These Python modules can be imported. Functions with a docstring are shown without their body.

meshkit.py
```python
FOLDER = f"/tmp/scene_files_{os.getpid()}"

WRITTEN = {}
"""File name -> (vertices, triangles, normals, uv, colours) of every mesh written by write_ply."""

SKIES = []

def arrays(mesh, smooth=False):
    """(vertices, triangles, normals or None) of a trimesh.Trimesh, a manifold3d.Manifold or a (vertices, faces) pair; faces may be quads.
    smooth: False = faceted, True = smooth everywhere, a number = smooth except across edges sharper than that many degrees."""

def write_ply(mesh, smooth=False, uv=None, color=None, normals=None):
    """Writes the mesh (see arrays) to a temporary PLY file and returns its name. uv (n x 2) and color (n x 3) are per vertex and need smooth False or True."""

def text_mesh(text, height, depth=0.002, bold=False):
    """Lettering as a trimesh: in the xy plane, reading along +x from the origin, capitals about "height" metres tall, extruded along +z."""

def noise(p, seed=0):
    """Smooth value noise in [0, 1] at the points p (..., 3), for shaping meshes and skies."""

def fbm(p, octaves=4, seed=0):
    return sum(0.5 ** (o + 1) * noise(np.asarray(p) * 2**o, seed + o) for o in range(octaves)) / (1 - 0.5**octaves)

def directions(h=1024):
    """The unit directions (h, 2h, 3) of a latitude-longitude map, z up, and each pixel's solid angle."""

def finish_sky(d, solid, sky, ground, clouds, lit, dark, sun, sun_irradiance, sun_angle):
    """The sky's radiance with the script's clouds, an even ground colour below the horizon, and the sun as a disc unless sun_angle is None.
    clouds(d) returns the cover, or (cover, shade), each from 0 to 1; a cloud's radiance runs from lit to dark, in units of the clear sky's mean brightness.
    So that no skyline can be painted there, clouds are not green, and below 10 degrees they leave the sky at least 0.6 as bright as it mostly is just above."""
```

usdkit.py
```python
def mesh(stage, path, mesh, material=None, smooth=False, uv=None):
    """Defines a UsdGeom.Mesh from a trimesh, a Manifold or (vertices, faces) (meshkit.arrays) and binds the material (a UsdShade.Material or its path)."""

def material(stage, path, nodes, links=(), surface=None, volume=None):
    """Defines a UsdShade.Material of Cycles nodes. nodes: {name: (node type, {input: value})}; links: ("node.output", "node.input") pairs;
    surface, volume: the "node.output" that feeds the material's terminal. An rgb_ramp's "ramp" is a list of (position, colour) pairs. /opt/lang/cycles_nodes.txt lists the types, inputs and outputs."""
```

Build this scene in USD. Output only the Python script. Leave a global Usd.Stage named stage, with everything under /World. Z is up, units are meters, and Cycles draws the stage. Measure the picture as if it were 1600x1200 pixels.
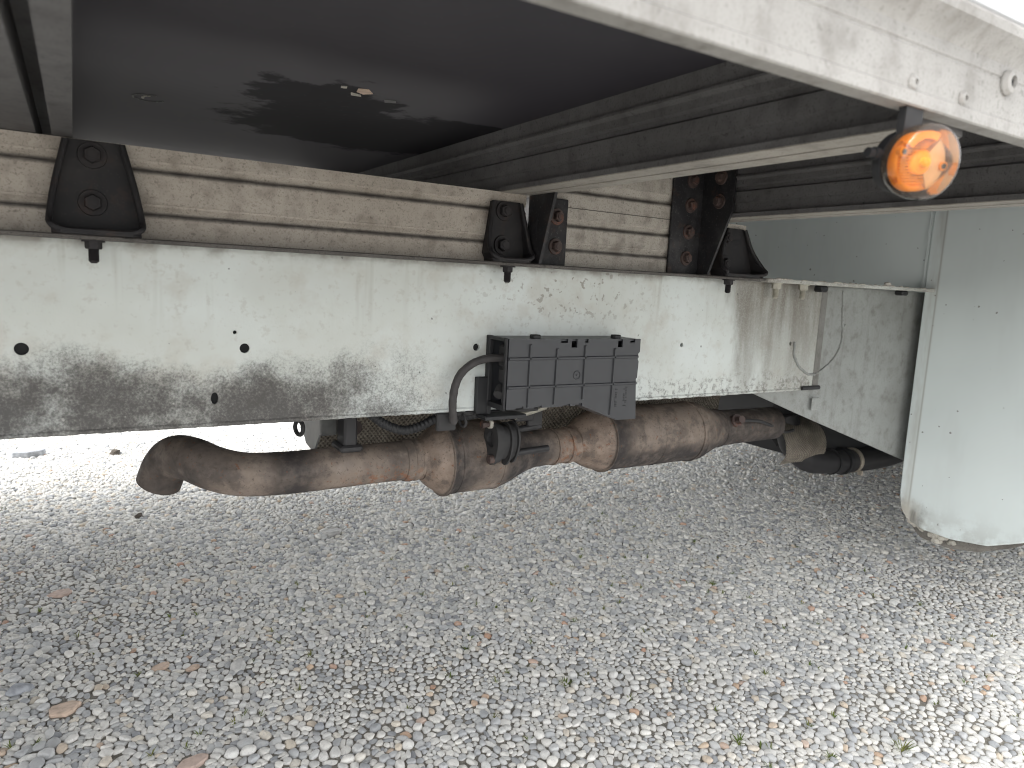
import math
import numpy as np
import trimesh
import usdkit
import meshkit
from pxr import Gf, Sdf, Usd, UsdGeom, UsdLux, UsdShade, Vt
from scipy.spatial import Voronoi
from shapely.geometry import Polygon, Point, LineString, box as sbox
from shapely.ops import unary_union

stage = Usd.Stage.CreateInMemory()
UsdGeom.SetStageUpAxis(stage, UsdGeom.Tokens.z)
UsdGeom.SetStageMetersPerUnit(stage, 1.0)
UsdGeom.Xform.Define(stage, '/World')
UsdGeom.Scope.Define(stage, '/World/Looks')

# ------------------------------------------------------------------ camera, sky, sun
cam = UsdGeom.Camera.Define(stage, '/World/camera')
RT, DN, FW = np.array([.8521, -.5211, .0485]), np.array([-.0345, -.1483, -.9883]), np.array([.5222, .8405, -.1444])
M = Gf.Matrix4d(*RT, 0, *(-DN), 0, *(-FW), 0, 0, 0, .635, 1)
cam.AddTransformOp().Set(M.GetOrthonormalized())
cam.CreateHorizontalApertureAttr(36.0)
cam.CreateVerticalApertureAttr(27.0)
cam.CreateFocalLengthAttr(24.86)
cam.CreateClippingRangeAttr(Gf.Vec2f(.02, 500))
cam.CreateFStopAttr(8.0)
cam.CreateFocusDistanceAttr(1.1)
cam.CreateExposureAttr(2.02)

SUN = np.array([-.72, .06, 1.0]); SUN /= np.linalg.norm(SUN)
ELEV, ROT = math.asin(SUN[2]), math.atan2(SUN[0], SUN[1])
dome = UsdLux.DomeLight.Define(stage, '/World/sky')
sky_mat = usdkit.material(stage, '/World/Looks/sky', {
    's': ('sky_texture', {'sky_type': 'single_scattering', 'sun_disc': False, 'sun_elevation': ELEV, 'sun_rotation': ROT, 'altitude': 100.0, 'aerosol_density': 2.5}),
    'hs': ('hsv', {'saturation': .10}),
    'b': ('background_shader', {'strength': .15})}, [('s.color', 'hs.color'), ('hs.color', 'b.color')], surface='b.background')
UsdShade.MaterialBindingAPI.Apply(dome.GetPrim()).Bind(sky_mat)
dome.GetPrim().SetCustomDataByKey('kind', 'structure')
sun = UsdLux.DistantLight.Define(stage, '/World/sun')
sun.CreateNormalizeAttr(True)
sun.CreateIntensityAttr(.26)
sun.CreateAngleAttr(50.0)
sun.CreateColorAttr(Gf.Vec3f(1.0, .985, .965))
zl = SUN; xl = np.cross([0, 0, 1.0], zl); xl /= np.linalg.norm(xl); yl = np.cross(zl, xl)
sun.AddTransformOp().Set(Gf.Matrix4d(*xl, 0, *yl, 0, *zl, 0, 0, 0, 5, 1))

# ------------------------------------------------------------------ material graphs
class Mat:
    """A small writer of Cycles node graphs; a string that starts with @ is a link."""
    def __init__(self, name):
        self.name, self.nodes, self.links = name, {}, []
        self.pos = self.n('geometry', out='position')
    def n(self, kind, out=None, **inp):
        k = f'n{len(self.nodes)}'
        const = {}
        for a, v in inp.items():
            if isinstance(v, str) and v.startswith('@'):
                self.links.append((v[1:], f'{k}.{a}'))
            else:
                const[a] = v
        self.nodes[k] = (kind, const)
        return f'@{k}.{out}' if out else k
    def xyz(self):
        k = self.n('separate_xyz', vector=self.pos)
        return f'@{k}.x', f'@{k}.y', f'@{k}.z'
    def noise(self, scale, detail=3, rough=.55, vec=None, stretch=None, shift=0.0):
        v = vec or self.pos
        if stretch or shift:
            v = self.n('mapping', 'vector', vector=v, scale=stretch or (1, 1, 1), location=(shift, shift * .7, shift * .3))
        return self.n('noise_texture', 'fac', vector=v, scale=scale, detail=detail, roughness=rough)
    def math(self, op, a, b=0.0, c=0.0, clamp=False):
        return self.n('math', 'value', math_type=op, value1=a, value2=b, value3=c, use_clamp=clamp)
    def smooth(self, v, lo, hi, a=0.0, b=1.0):
        return self.n('map_range', 'result', range_type='smoothstep', value=v, from_min=lo, from_max=hi, to_min=a, to_max=b, clamp=True)
    def mul(self, a, b): return self.math('multiply', a, b)
    def add(self, a, b): return self.math('add', a, b)
    def mix(self, f, a, b, t='mix'): return self.n('mix_color', 'result', blend_type=t, fac=f, a=a, b=b)
    def ramp(self, f, stops): return self.n('rgb_ramp', 'color', fac=f, ramp=stops)
    def bump(self, h, strength=.3, dist=.002, normal=None):
        kw = {'normal': normal} if normal else {}
        return self.n('bump', 'normal', height=h, strength=strength, distance=dist, **kw)
    def near(self, v, c, w):
        return self.smooth(self.math('absolute', self.math('subtract', v, c)), w, 0.0)
    def blob(self, centre, radii, soft=.4, warp=None, amount=.0):
        """1 inside an ellipsoid round centre, fading to 0 at its edge."""
        v = self.n('mapping', 'vector', vector=self.pos, location=tuple(-c / r for c, r in zip(centre, radii)), scale=tuple(1 / r for r in radii))
        d = self.n('vector_math', 'value', math_type='length', vector1=v)
        if warp:
            d = self.add(d, self.mul(self.math('subtract', warp, .5), amount))
        return self.smooth(d, 1.0, 1.0 - soft)
    def done(self, color, rough=.6, metal=0.0, normal=None, spec=.5, **kw):
        inp = dict(base_color=color, roughness=rough, metallic=metal, specular_ior_level=spec, **kw)
        if normal: inp['normal'] = normal
        p = self.n('principled_bsdf', 'BSDF', **inp)
        return self.finish(p)
    def finish(self, surf):
        return usdkit.material(stage, f'/World/Looks/{self.name}', self.nodes, self.links, surface=surf[1:])

def rail_paint():
    m = Mat('dirty_white_rail_paint'); x, y, z = m.xyz()
    big, mid, fine, grit = m.noise(5, 4), m.noise(22, 4, .6), m.noise(120, 3, .6), m.noise(430, 2, .6)
    c = m.mix(m.smooth(big, .35, .7), (.565, .60, .58), (.485, .503, .468))
    c = m.mix(m.mul(m.smooth(mid, .5, .72), .45), c, (.40, .375, .325))
    c = m.mix(m.mul(m.smooth(fine, .55, .72), .35), c, (.36, .34, .30))
    # chips of clean paint
    chips = m.smooth(m.noise(110, 2, .5, shift=3.1), .70, .78)
    # road grime thrown up on the lower edge, thick towards the rear
    wob = m.noise(12, 4, .6, shift=6.2)
    up = m.smooth(m.add(z, m.mul(m.math('subtract', wob, .5), .10)), .560, .462)
    along = m.smooth(x, .52, .20, .0, 1.0)
    patch = m.smooth(m.noise(21, 4, .62, shift=1.7), .30, .66)
    g = m.mul(m.mul(up, along), m.add(m.mul(patch, .62), .46))
    far = m.mul(m.mul(m.smooth(z, .51, .450), m.smooth(x, .45, .8)), m.smooth(fine, .40, .65, .05, .42))
    g = m.math('maximum', g, far)
    soot = m.smooth(g, .05, .85)
    c = m.mix(m.mul(soot, .78), c, (.135, .122, .112))
    f = m.smooth(m.add(m.mul(grit, .8), m.add(m.mul(m.noise(190, 2, .6, shift=2.5), .35), m.mul(m.math('subtract', g, .5), .42))), .30, .84)
    f = m.math('multiply', f, m.smooth(g, .0, .30), clamp=True)
    c = m.mix(m.mul(f, .74), c, (.042, .039, .038))
    c = m.mix(m.mul(chips, m.smooth(z, .44, .60, .45, .1)), c, (.56, .55, .51))
    # a brown stain before the cab and streaks below the flange
    wx = m.add(m.add(x, m.mul(m.math('subtract', z, .56), .22)), m.mul(m.math('subtract', m.noise(10, 5, .68, stretch=(1, 1, .35)), .5), .34))
    st = m.mul(m.smooth(wx, .985, 1.075), m.smooth(m.noise(33, 4, .6, stretch=(1, 1, .12), shift=5.5), .25, .62, .55, 1.0))
    st = m.mul(st, m.smooth(z, .45, .62, .55, 1.0))
    c = m.mix(m.mul(st, m.smooth(grit, .25, .6, .75, .98)), c, (.165, .148, .122))
    streak = m.smooth(m.noise(42, 3, .6, stretch=(1, 1, .07)), .56, .74)
    c = m.mix(m.mul(m.mul(streak, m.smooth(z, .52, .66)), .5), c, (.27, .245, .20))
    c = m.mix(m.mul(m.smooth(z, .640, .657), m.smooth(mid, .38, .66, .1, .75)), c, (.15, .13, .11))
    spots = m.mul(m.smooth(m.noise(105, 2, .5, shift=7.7), .60, .68), m.mul(m.near(x, .65, .26), m.smooth(z, .545, .62)))
    c = m.mix(m.mul(spots, .8), c, (.22, .20, .17))
    dots = m.smooth(m.noise(95, 1, .5, shift=9.0), .775, .79)
    c = m.mix(m.mul(dots, .7), c, (.08, .075, .07))
    h = m.add(m.mul(grit, m.smooth(g, .0, .6, .15, 1.0)), m.mul(fine, .4))
    return m.done(c, m.smooth(g, 0, .6, .42, .9), normal=m.bump(h, .5, .0012), spec=.4)

def alloy(name, light, dark, speck, grooves=(), amount=.6, metal=.0, rough=.62, streaks=.3):
    m = Mat(name); x, y, z = m.xyz()
    big, mid, grit = m.noise(6, 4), m.noise(35, 4, .6), m.noise(480, 2, .7)
    c = m.mix(m.smooth(big, .3, .72), light, dark)
    c = m.mix(m.mul(m.smooth(mid, .48, .72), .5), c, speck)
    c = m.mix(m.mul(m.smooth(grit, .50, .70), amount), c, speck)
    c = m.mix(m.mul(m.smooth(m.noise(190, 2, .5, shift=2.2), .63, .72), amount), c, tuple(s * .7 for s in speck))
    c = m.mix(m.mul(m.smooth(m.noise(24, 5, .7, shift=8.2), .50, .74), .35), c, speck)
    st = m.smooth(m.noise(60, 3, .6, stretch=(1, 1, .08)), .52, .75)
    c = m.mix(m.mul(st, streaks), c, speck)
    for gz in grooves:  # recess shade put into the colour as a dark line, with grime
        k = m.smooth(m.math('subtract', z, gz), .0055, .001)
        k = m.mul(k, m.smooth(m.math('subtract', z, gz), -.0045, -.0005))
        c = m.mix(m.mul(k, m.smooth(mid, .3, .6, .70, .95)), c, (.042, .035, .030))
    return m.done(c, rough, metal, normal=m.bump(grit, .25, .0006), spec=.45)

def rough_black(name, base=(.028, .026, .028), dust=(.10, .085, .075), rust=(.10, .045, .025), dusty=.5, rusty=.2, rough=.62):
    m = Mat(name)
    mid, grit = m.noise(28, 4, .6), m.noise(300, 2, .6)
    c = m.mix(m.mul(m.smooth(mid, .45, .75), dusty), base, dust)
    c = m.mix(m.mul(m.smooth(m.noise(45, 4, .7, shift=4), .55, .7), rusty), c, rust)
    c = m.mix(m.mul(m.smooth(grit, .58, .70), .45), c, dust)
    return m.done(c, rough, normal=m.bump(grit, .3, .0006), spec=.4)

def exhaust_steel():
    m = Mat('rusty_exhaust_steel'); x, y, z = m.xyz()
    big, mid, grit = m.noise(11, 4, .6), m.noise(45, 4, .62), m.noise(240, 3, .65)
    c = m.ramp(big, [(.25, (.055, .048, .044)), (.45, (.130, .104, .086)), (.6, (.205, .163, .132)), (.8, (.17, .14, .12))])
    cone = m.math('maximum', m.mul(m.smooth(x, .440, .455), m.smooth(x, .489, .486)), m.mul(m.smooth(x, .700, .72), m.smooth(x, .812, .808)))
    c = m.mix(m.mul(cone, .7), c, m.mix(m.smooth(mid, .3, .7), (.27, .205, .16), (.19, .14, .11)))
    soot = m.math('maximum', m.mul(m.smooth(x, .488, .492), m.smooth(x, .545, .50)), m.near(x, .255, .06))
    soot = m.math('maximum', soot, m.mul(m.smooth(x, .575, .60), m.smooth(x, .70, .66)))
    soot = m.math('maximum', soot, m.mul(m.smooth(x, .812, .815), m.smooth(x, .865, .822)))
    soot = m.math('maximum', soot, m.mul(m.near(x, .09, .07), .6))
    soot = m.math('maximum', soot, m.smooth(x, 1.05, 1.12, .0, .85))
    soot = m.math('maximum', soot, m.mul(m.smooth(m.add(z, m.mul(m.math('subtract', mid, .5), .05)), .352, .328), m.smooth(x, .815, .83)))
    c = m.mix(m.mul(m.smooth(m.noise(30, 5, .68, shift=3.3), .46, .66), .60), c, (.050, .042, .038))
    c = m.mix(m.mul(m.smooth(m.noise(22, 5, .65, shift=9.3), .54, .70), .45), c, (.26, .215, .18))
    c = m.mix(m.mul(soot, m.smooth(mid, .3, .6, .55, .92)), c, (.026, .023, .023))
    rust = m.mul(m.smooth(m.noise(85, 4, .7, shift=5), .51, .60), m.math('maximum', m.blob((.395, .97, .325), (.10, .1, .04), .7), m.blob((.735, .96, .335), (.04, .1, .05), .5)))
    c = m.mix(m.mul(rust, .62), c, (.20, .080, .036))
    c = m.mix(m.mul(m.smooth(grit, .56, .68), .5), c, (.05, .035, .028))
    c = m.mix(m.mul(m.smooth(m.noise(130, 2, .6, shift=8), .66, .72), .6), c, (.15, .055, .022))
    return m.done(c, m.smooth(mid, .3, .7, .55, .85), .15, normal=m.bump(m.add(grit, mid), .25, .0008), spec=.4)

def cab_paint(name, tint=(.66, .715, .70), low=True):
    m = Mat(name); x, y, z = m.xyz()
    c = m.mix(m.smooth(m.noise(3.5, 4), .35, .7), tint, tuple(t * .94 for t in tint))
    film = m.noise(14, 4, .6, stretch=(1, 1, .25))
    c = m.mix(m.mul(m.smooth(film, .48, .75), .14), c, (.42, .43, .41))
    c = m.mix(m.mul(m.smooth(m.noise(85, 1, .5, shift=6), .765, .78), .7), c, (.10, .09, .08))
    if low:
        k = m.mul(m.smooth(z, .22, .10), m.smooth(m.noise(30, 4, .65), .35, .62))
        c = m.mix(m.mul(k, .5), c, (.22, .20, .165))
        worn = m.noise(26, 4, .65, stretch=(1, 1, .22), shift=3)
        e = m.mul(m.near(y, .846, .016), m.smooth(worn, .34, .62))
        c = m.mix(m.mul(e, .40), c, (.34, .31, .26))
        e = m.mul(m.near(y, .8375, .0035), m.smooth(z, .15, .19))  # step of the lip: shade put into the colour as a dirty line
        c = m.mix(m.mul(e, .50), c, (.24, .22, .18))
        corner = m.blob((1.6, .835, .150), (.1, .055, .055), .8, m.noise(45, 4, .65), .9)
        c = m.mix(m.mul(corner, .85), c, m.mix(m.smooth(worn, .4, .6), (.13, .115, .095), (.42, .39, .33)))
    return m.done(c, .32, normal=m.bump(m.noise(5, 2), .06, .01), spec=.5)

def plain(name, col, rough=.5, metal=0.0, var=.25, scale=60, spec=.5):
    m = Mat(name)
    c = m.mix(m.smooth(m.noise(scale, 4, .6), .35, .7), col, tuple(v * (1 - var) for v in col))
    return m.done(c, rough, metal, normal=m.bump(m.noise(scale * 6, 2), .12, .0005), spec=spec)

def plywood():
    m = Mat('dark_floor_underside'); x, y, z = m.xyz()
    c = m.mix(m.smooth(m.noise(4, 4), .3, .7), (.046, .043, .050), (.036, .033, .040))
    w = m.noise(19, 5, .62, shift=2.4)
    # old wet stain with a ragged edge
    wet = m.blob((.27, .915, .84), (.115, .115, .3), .30, w, 1.9)
    wet = m.math('maximum', wet, m.blob((.40, 1.05, .84), (.24, .17, .3), .25, w, 1.0))
    wet = m.math('maximum', wet, m.blob((.50, .915, .84), (.11, .045, .3), .30, w, 1.0))
    c = m.mix(m.mul(wet, .78), c, (.011, .0105, .012))
    c = m.mix(m.mul(m.smooth(m.noise(160, 2, .6), .66, .72), .25), c, (.08, .075, .07))
    return m.done(c, m.smooth(wet, 0, 1, .55, .62), normal=m.bump(m.noise(400, 2), .06, .0004), spec=m.smooth(wet, 0, 1, .30, .08))

def mesh_shield():
    m = Mat('embossed_heat_shield')
    x, y, z = m.xyz()
    s = 2 * math.pi / .0075
    u, v = m.math('sine', m.mul(m.add(x, m.mul(y, .4)), s)), m.math('sine', m.mul(m.add(z, m.mul(y, .9)), s))
    h = m.mul(u, v)
    c = m.mix(m.smooth(m.noise(25, 4), .35, .7), (.30, .265, .215), (.17, .145, .115))
    c = m.mix(m.smooth(h, .1, -.6, 0, .7), c, (.06, .05, .04))
    return m.done(c, .55, .35, normal=m.bump(h, .9, .0016), spec=.5)

def ground_bed():
    m = Mat('mortar_between_pebbles')
    mid, grit = m.noise(9, 4, .6), m.noise(330, 3, .7)
    c = m.mix(m.smooth(mid, .35, .7), (.21, .195, .165), (.28, .262, .228))
    c = m.mix(m.smooth(grit, .5, .66, 0, .7), c, (.34, .33, .30))
    c = m.mix(m.mul(m.smooth(m.noise(7, 5, .65, shift=4), .58, .68), .5), c, (.085, .10, .045))
    k = m.n('voronoi_texture', scale=70.0, vector=m.pos, feature='f1')
    return m.done(c, .9, normal=m.bump(m.add(grit, m.mul(f'@{k}.distance', -1.2)), .7, .003), spec=.25)

def ground_far():
    m = Mat('far_pebble_ground')
    k = m.n('voronoi_texture', scale=72.0, vector=m.pos, feature='f1')
    s = m.n('separate_color', color=f'@{k}.color')
    c = m.ramp(f'@{s}.r', [(0, (.20, .21, .225)), (.35, (.38, .385, .38)), (.7, (.50, .49, .45)), (.93, (.55, .54, .50)), (1.0, (.45, .28, .19))])
    c = m.mix(m.smooth(f'@{k}.distance', .45, .75), c, (.12, .11, .095))
    return m.done(c, .8, normal=m.bump(f'@{k}.distance', -.8, .006), spec=.3)

def pebble_mat(name, stops, per_point=True):
    m = Mat(name)
    k = m.n('object_info', 'random')
    c = m.ramp(k, stops)
    w = m.n('white_noise_texture', 'value', dimensions='1D', w=m.mul(k, 977.0))
    c = m.mix(m.mul(w, .35), c, (.70, .69, .65))
    grain = m.noise(320, 3, .7)
    c = m.mix(m.smooth(grain, .50, .72, 0, .36), c, (.24, .245, .25))
    c = m.mix(m.smooth(m.noise(80, 3, .6, shift=3), .55, .75, 0, .35), c, (.60, .585, .55))
    return m.done(c, .7, normal=m.bump(grain, .3, .0008), spec=.35)

PEB = [(0, (.24, .25, .265)), (.10, (.35, .36, .37)), (.24, (.47, .475, .475)), (.42, (.58, .575, .55)), (.70, (.66, .64, .60)), (.93, (.69, .67, .615)), (.975, (.60, .53, .43)), (.99, (.54, .41, .29)), (1.0, (.48, .28, .19))]
L = dict(
    rail=rail_paint(),
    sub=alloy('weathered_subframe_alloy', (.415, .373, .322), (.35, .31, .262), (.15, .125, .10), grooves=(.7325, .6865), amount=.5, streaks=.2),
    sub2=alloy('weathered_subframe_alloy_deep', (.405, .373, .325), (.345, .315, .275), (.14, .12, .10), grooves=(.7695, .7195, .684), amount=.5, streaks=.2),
    cross=alloy('dull_shaded_crossmember_alloy', (.125, .121, .120), (.094, .09, .089), (.045, .041, .04), amount=.5, rough=.7),  # dull oxide grey, made darker for the shade on the side faces
    flange=alloy('ground_lit_crossmember_flange', (.34, .315, .275), (.27, .25, .22), (.12, .105, .09), amount=.4, streaks=.05),  # same alloy made paler: light from the ground put into the colour
    side=alloy('side_rail_alloy', (.315, .303, .283), (.265, .255, .237), (.15, .138, .122), amount=.40, streaks=.45),
    body=cab_paint('white_body_paint', (.36, .36, .358), False),
    cab=cab_paint('white_cab_paint'),
    plate=alloy('dirty_grey_white_plate', (.285, .295, .28), (.215, .22, .205), (.11, .10, .088), amount=.28, streaks=.25),
    fold=alloy('darker_fold', (.19, .185, .17), (.14, .135, .12), (.07, .062, .054), amount=.3, streaks=.3),  # fold strip toned darker than the plate
    flangew=alloy('white_flange_paint', (.52, .53, .49), (.38, .37, .33), (.12, .10, .085), amount=.6, streaks=.3),
    flangedark=alloy('grimy_flange_edge', (.055, .048, .043), (.12, .11, .10), (.022, .019, .017), amount=.7, streaks=.1),
    boltdark=rough_black('dark_bolt_steel', base=(.012, .010, .011), dust=(.028, .023, .022), rusty=.15),
    bracket=rough_black('black_bracket_paint', base=(.010, .009, .010), dust=(.030, .026, .025), rusty=.12),
    gusset=rough_black('worn_black_gusset', base=(.012, .0115, .013), dust=(.075, .072, .072), dusty=.45, rusty=.25),
    bolt=rough_black('rusty_bolt_steel', base=(.055, .038, .034), dust=(.11, .07, .055), rust=(.16, .06, .035), rusty=.6),
    zinc=plain('zinc_plated_bolt', (.42, .40, .34), .5, .5),
    yellow=plain('yellow_zinc_nut', (.42, .27, .11), .5, .3),
    exhaust=exhaust_steel(),
    dark=plain('sooty_dark_steel', (.020, .019, .020), .55, .1),
    shield=mesh_shield(),
    floor=plywood(),
    plastic=plain('dark_grey_plastic', (.027, .028, .031), .42, 0, .12, 40),
    black=plain('black_plastic', (.010, .010, .011), .6),
    rubber=plain('worn_rubber', (.026, .025, .025), .75),
    sheath=plain('dusty_cable_sheath', (.042, .038, .037), .7, 0, .3, 90),
    hole=plain('hollow_shade_black', (.008, .008, .008), .9),  # near-black colour standing for the shade inside openings
    clamp=plain('bright_clamp_steel', (.50, .44, .36), .4, .6),
    greymetal=plain('grey_sheet_steel', (.11, .11, .105), .5, .3),
    ceramic=plain('white_sleeve', (.50, .47, .41), .7, 0, .35, 120),
    grime=alloy('grimy_sill', (.22, .205, .18), (.10, .09, .08), (.05, .045, .04), amount=.6),
    bed=ground_bed(), far=ground_far(), pebble=pebble_mat('mixed_pebbles', PEB),
    orange=plain('pale_orange_stone', (.60, .46, .36), .85, 0, .3, 90),
    pinkstone=plain('dusty_pink_stone', (.54, .42, .355), .85, 0, .3, 90),
    bluestone=plain('blue_grey_stone', (.36, .375, .40), .8, 0, .35, 90),
    palestone=plain('pale_grey_stone', (.50, .49, .47), .8, 0, .3, 90),
    brownclod=plain('dark_earth', (.10, .085, .07), .95, 0, .4, 120),
)
def leaf():
    m = Mat('grass_blade')
    c = m.mix(m.smooth(m.noise(60, 2), .35, .7), (.115, .16, .045), (.20, .20, .075))
    d = m.n('diffuse_bsdf', 'BSDF', color=c)
    t = m.n('translucent_bsdf', 'BSDF', color=c)
    return m.finish(m.n('mix_closure', 'closure', fac=.35, closure1=d, closure2=t))
L['leaf'] = leaf()
def lens(name, tint, haze, hazecol):
    m = Mat(name)
    t = m.n('transparent_bsdf', 'BSDF', color=tint)
    g = m.n('glossy_bsdf', 'BSDF', color=(1, 1, 1), roughness=.08)
    d = m.n('diffuse_bsdf', 'BSDF', color=hazecol)
    a = m.n('mix_closure', 'closure', fac=haze, closure1=t, closure2=d)
    f = m.n('fresnel', 'fac', IOR=1.5)
    return m.finish(m.n('mix_closure', 'closure', fac=f, closure1=a, closure2=g))
L['lens'] = lens('clear_amber_lens', (1.0, .84, .66), .03, (.62, .46, .34))
L['amber'] = plain('amber_reflector', (.86, .34, .006), .3, .0, .15, 200)
L['amberdeep'] = plain('deep_amber', (.70, .27, .003), .3, 0, .1)
L['paleamber'] = plain('pale_amber_plastic', (.60, .42, .27), .4, 0, .15)
L['bulb'] = plain('yellow_bulb', (.95, .62, .01), .15, 0, .02)

# ------------------------------------------------------------------ prim helpers
_used = {}
def numbered(parent, name):
    k = (parent, name)
    i = _used.get(k, 0); _used[k] = i + 1
    return f'{parent}/{name}' if i == 0 else f'{parent}/{name}_{i:03d}'
def path_of(p): return '/World' if p is None else (p if isinstance(p, str) else str(p.GetPath()))
def obj(name, mesh, mat, parent=None, smooth=30, label=None, cat=None, group=None, kind=None):
    p = numbered(path_of(parent), name)
    usdkit.mesh(stage, p, mesh, L[mat] if isinstance(mat, str) else mat, smooth=smooth)
    o = stage.GetPrimAtPath(p)
    return tag(o, label, cat, group, kind)
def tag(o, label=None, cat=None, group=None, kind=None):
    for k, v in (('label', label), ('category', cat), ('group', group), ('kind', kind)):
        if v: o.SetCustomDataByKey(k, v)
    return o
def empty(name, loc=(0, 0, 0), parent=None, **kw):
    x = UsdGeom.Xform.Define(stage, numbered(path_of(parent), name))
    if any(loc): x.AddTranslateOp().Set(Gf.Vec3d(*map(float, loc)))
    return tag(x.GetPrim(), **kw)

# ------------------------------------------------------------------ mesh helpers
cat_ = trimesh.util.concatenate
def bx(x0, x1, y0, y1, z0, z1, bev=0.0):
    """A box, with its edges chamfered when bev is given."""
    if bev <= 0:
        b = trimesh.creation.box((x1 - x0, y1 - y0, z1 - z0)); b.apply_translation(((x0 + x1) / 2, (y0 + y1) / 2, (z0 + z1) / 2)); return b
    P = []
    for sx in (0, 1):
        for sy in (0, 1):
            for sz in (0, 1):
                q = np.array([(x0, x1)[sx], (y0, y1)[sy], (z0, z1)[sz]], float)
                s = np.array([1 - 2 * sx, 1 - 2 * sy, 1 - 2 * sz]) * bev
                for k in range(3):
                    w = q.copy()
                    for j in range(3):
                        if j != k: w[j] += s[j]
                    P.append(w)
    return trimesh.convex.convex_hull(np.array(P))
def axis_to(d):
    d = np.asarray(d, float); d = d / np.linalg.norm(d)
    return trimesh.geometry.align_vectors([0, 0, 1], d)
def cyl(c, d, r, h, n=20):
    """A cylinder that starts at c and runs h along d."""
    m = trimesh.creation.cylinder(r, h, sections=n); m.apply_translation((0, 0, h / 2))
    m.apply_transform(axis_to(d)); m.apply_translation(c); return m
def frustum(c, d, r0, r1, h, n=20):
    m = revolve_z([(r0, 0), (r1, h)], n); m.apply_transform(axis_to(d)); m.apply_translation(c); return m
def revolve_z(prof, n=32, closed=True):
    """Revolves (radius, height) points round z and caps the ends."""
    prof = list(prof)
    if closed:
        if prof[0][0] > 1e-9: prof = [(0, prof[0][1])] + prof
        if prof[-1][0] > 1e-9: prof = prof + [(0, prof[-1][1])]
    m = trimesh.creation.revolve(np.array(prof, float), sections=n)
    if m.volume < 0: m.invert()
    return m
def revolve_x(prof, y, z, n=48):
    """Revolves (x, radius) points round the line along x through (y, z)."""
    m = revolve_z([(r, x) for x, r in prof], n)
    T = np.array([[0, 0, 1, 0], [0, 1, 0, y], [-1, 0, 0, z], [0, 0, 0, 1.0]])
    m.apply_transform(T); return m
def catmull(P, n=8):
    P = np.asarray(P, float); Q = np.vstack([2 * P[0] - P[1], P, 2 * P[-1] - P[-2]]); out = []
    for i in range(1, len(Q) - 2):
        for t in np.linspace(0, 1, n, endpoint=False):
            a, b, c, d = Q[i - 1:i + 3]
            out.append(.5 * (2 * b + (c - a) * t + (2 * a - 5 * b + 4 * c - d) * t**2 + (3 * b - 3 * c + d - a) * t**3))
    return np.array(out + [P[-1]])
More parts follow.
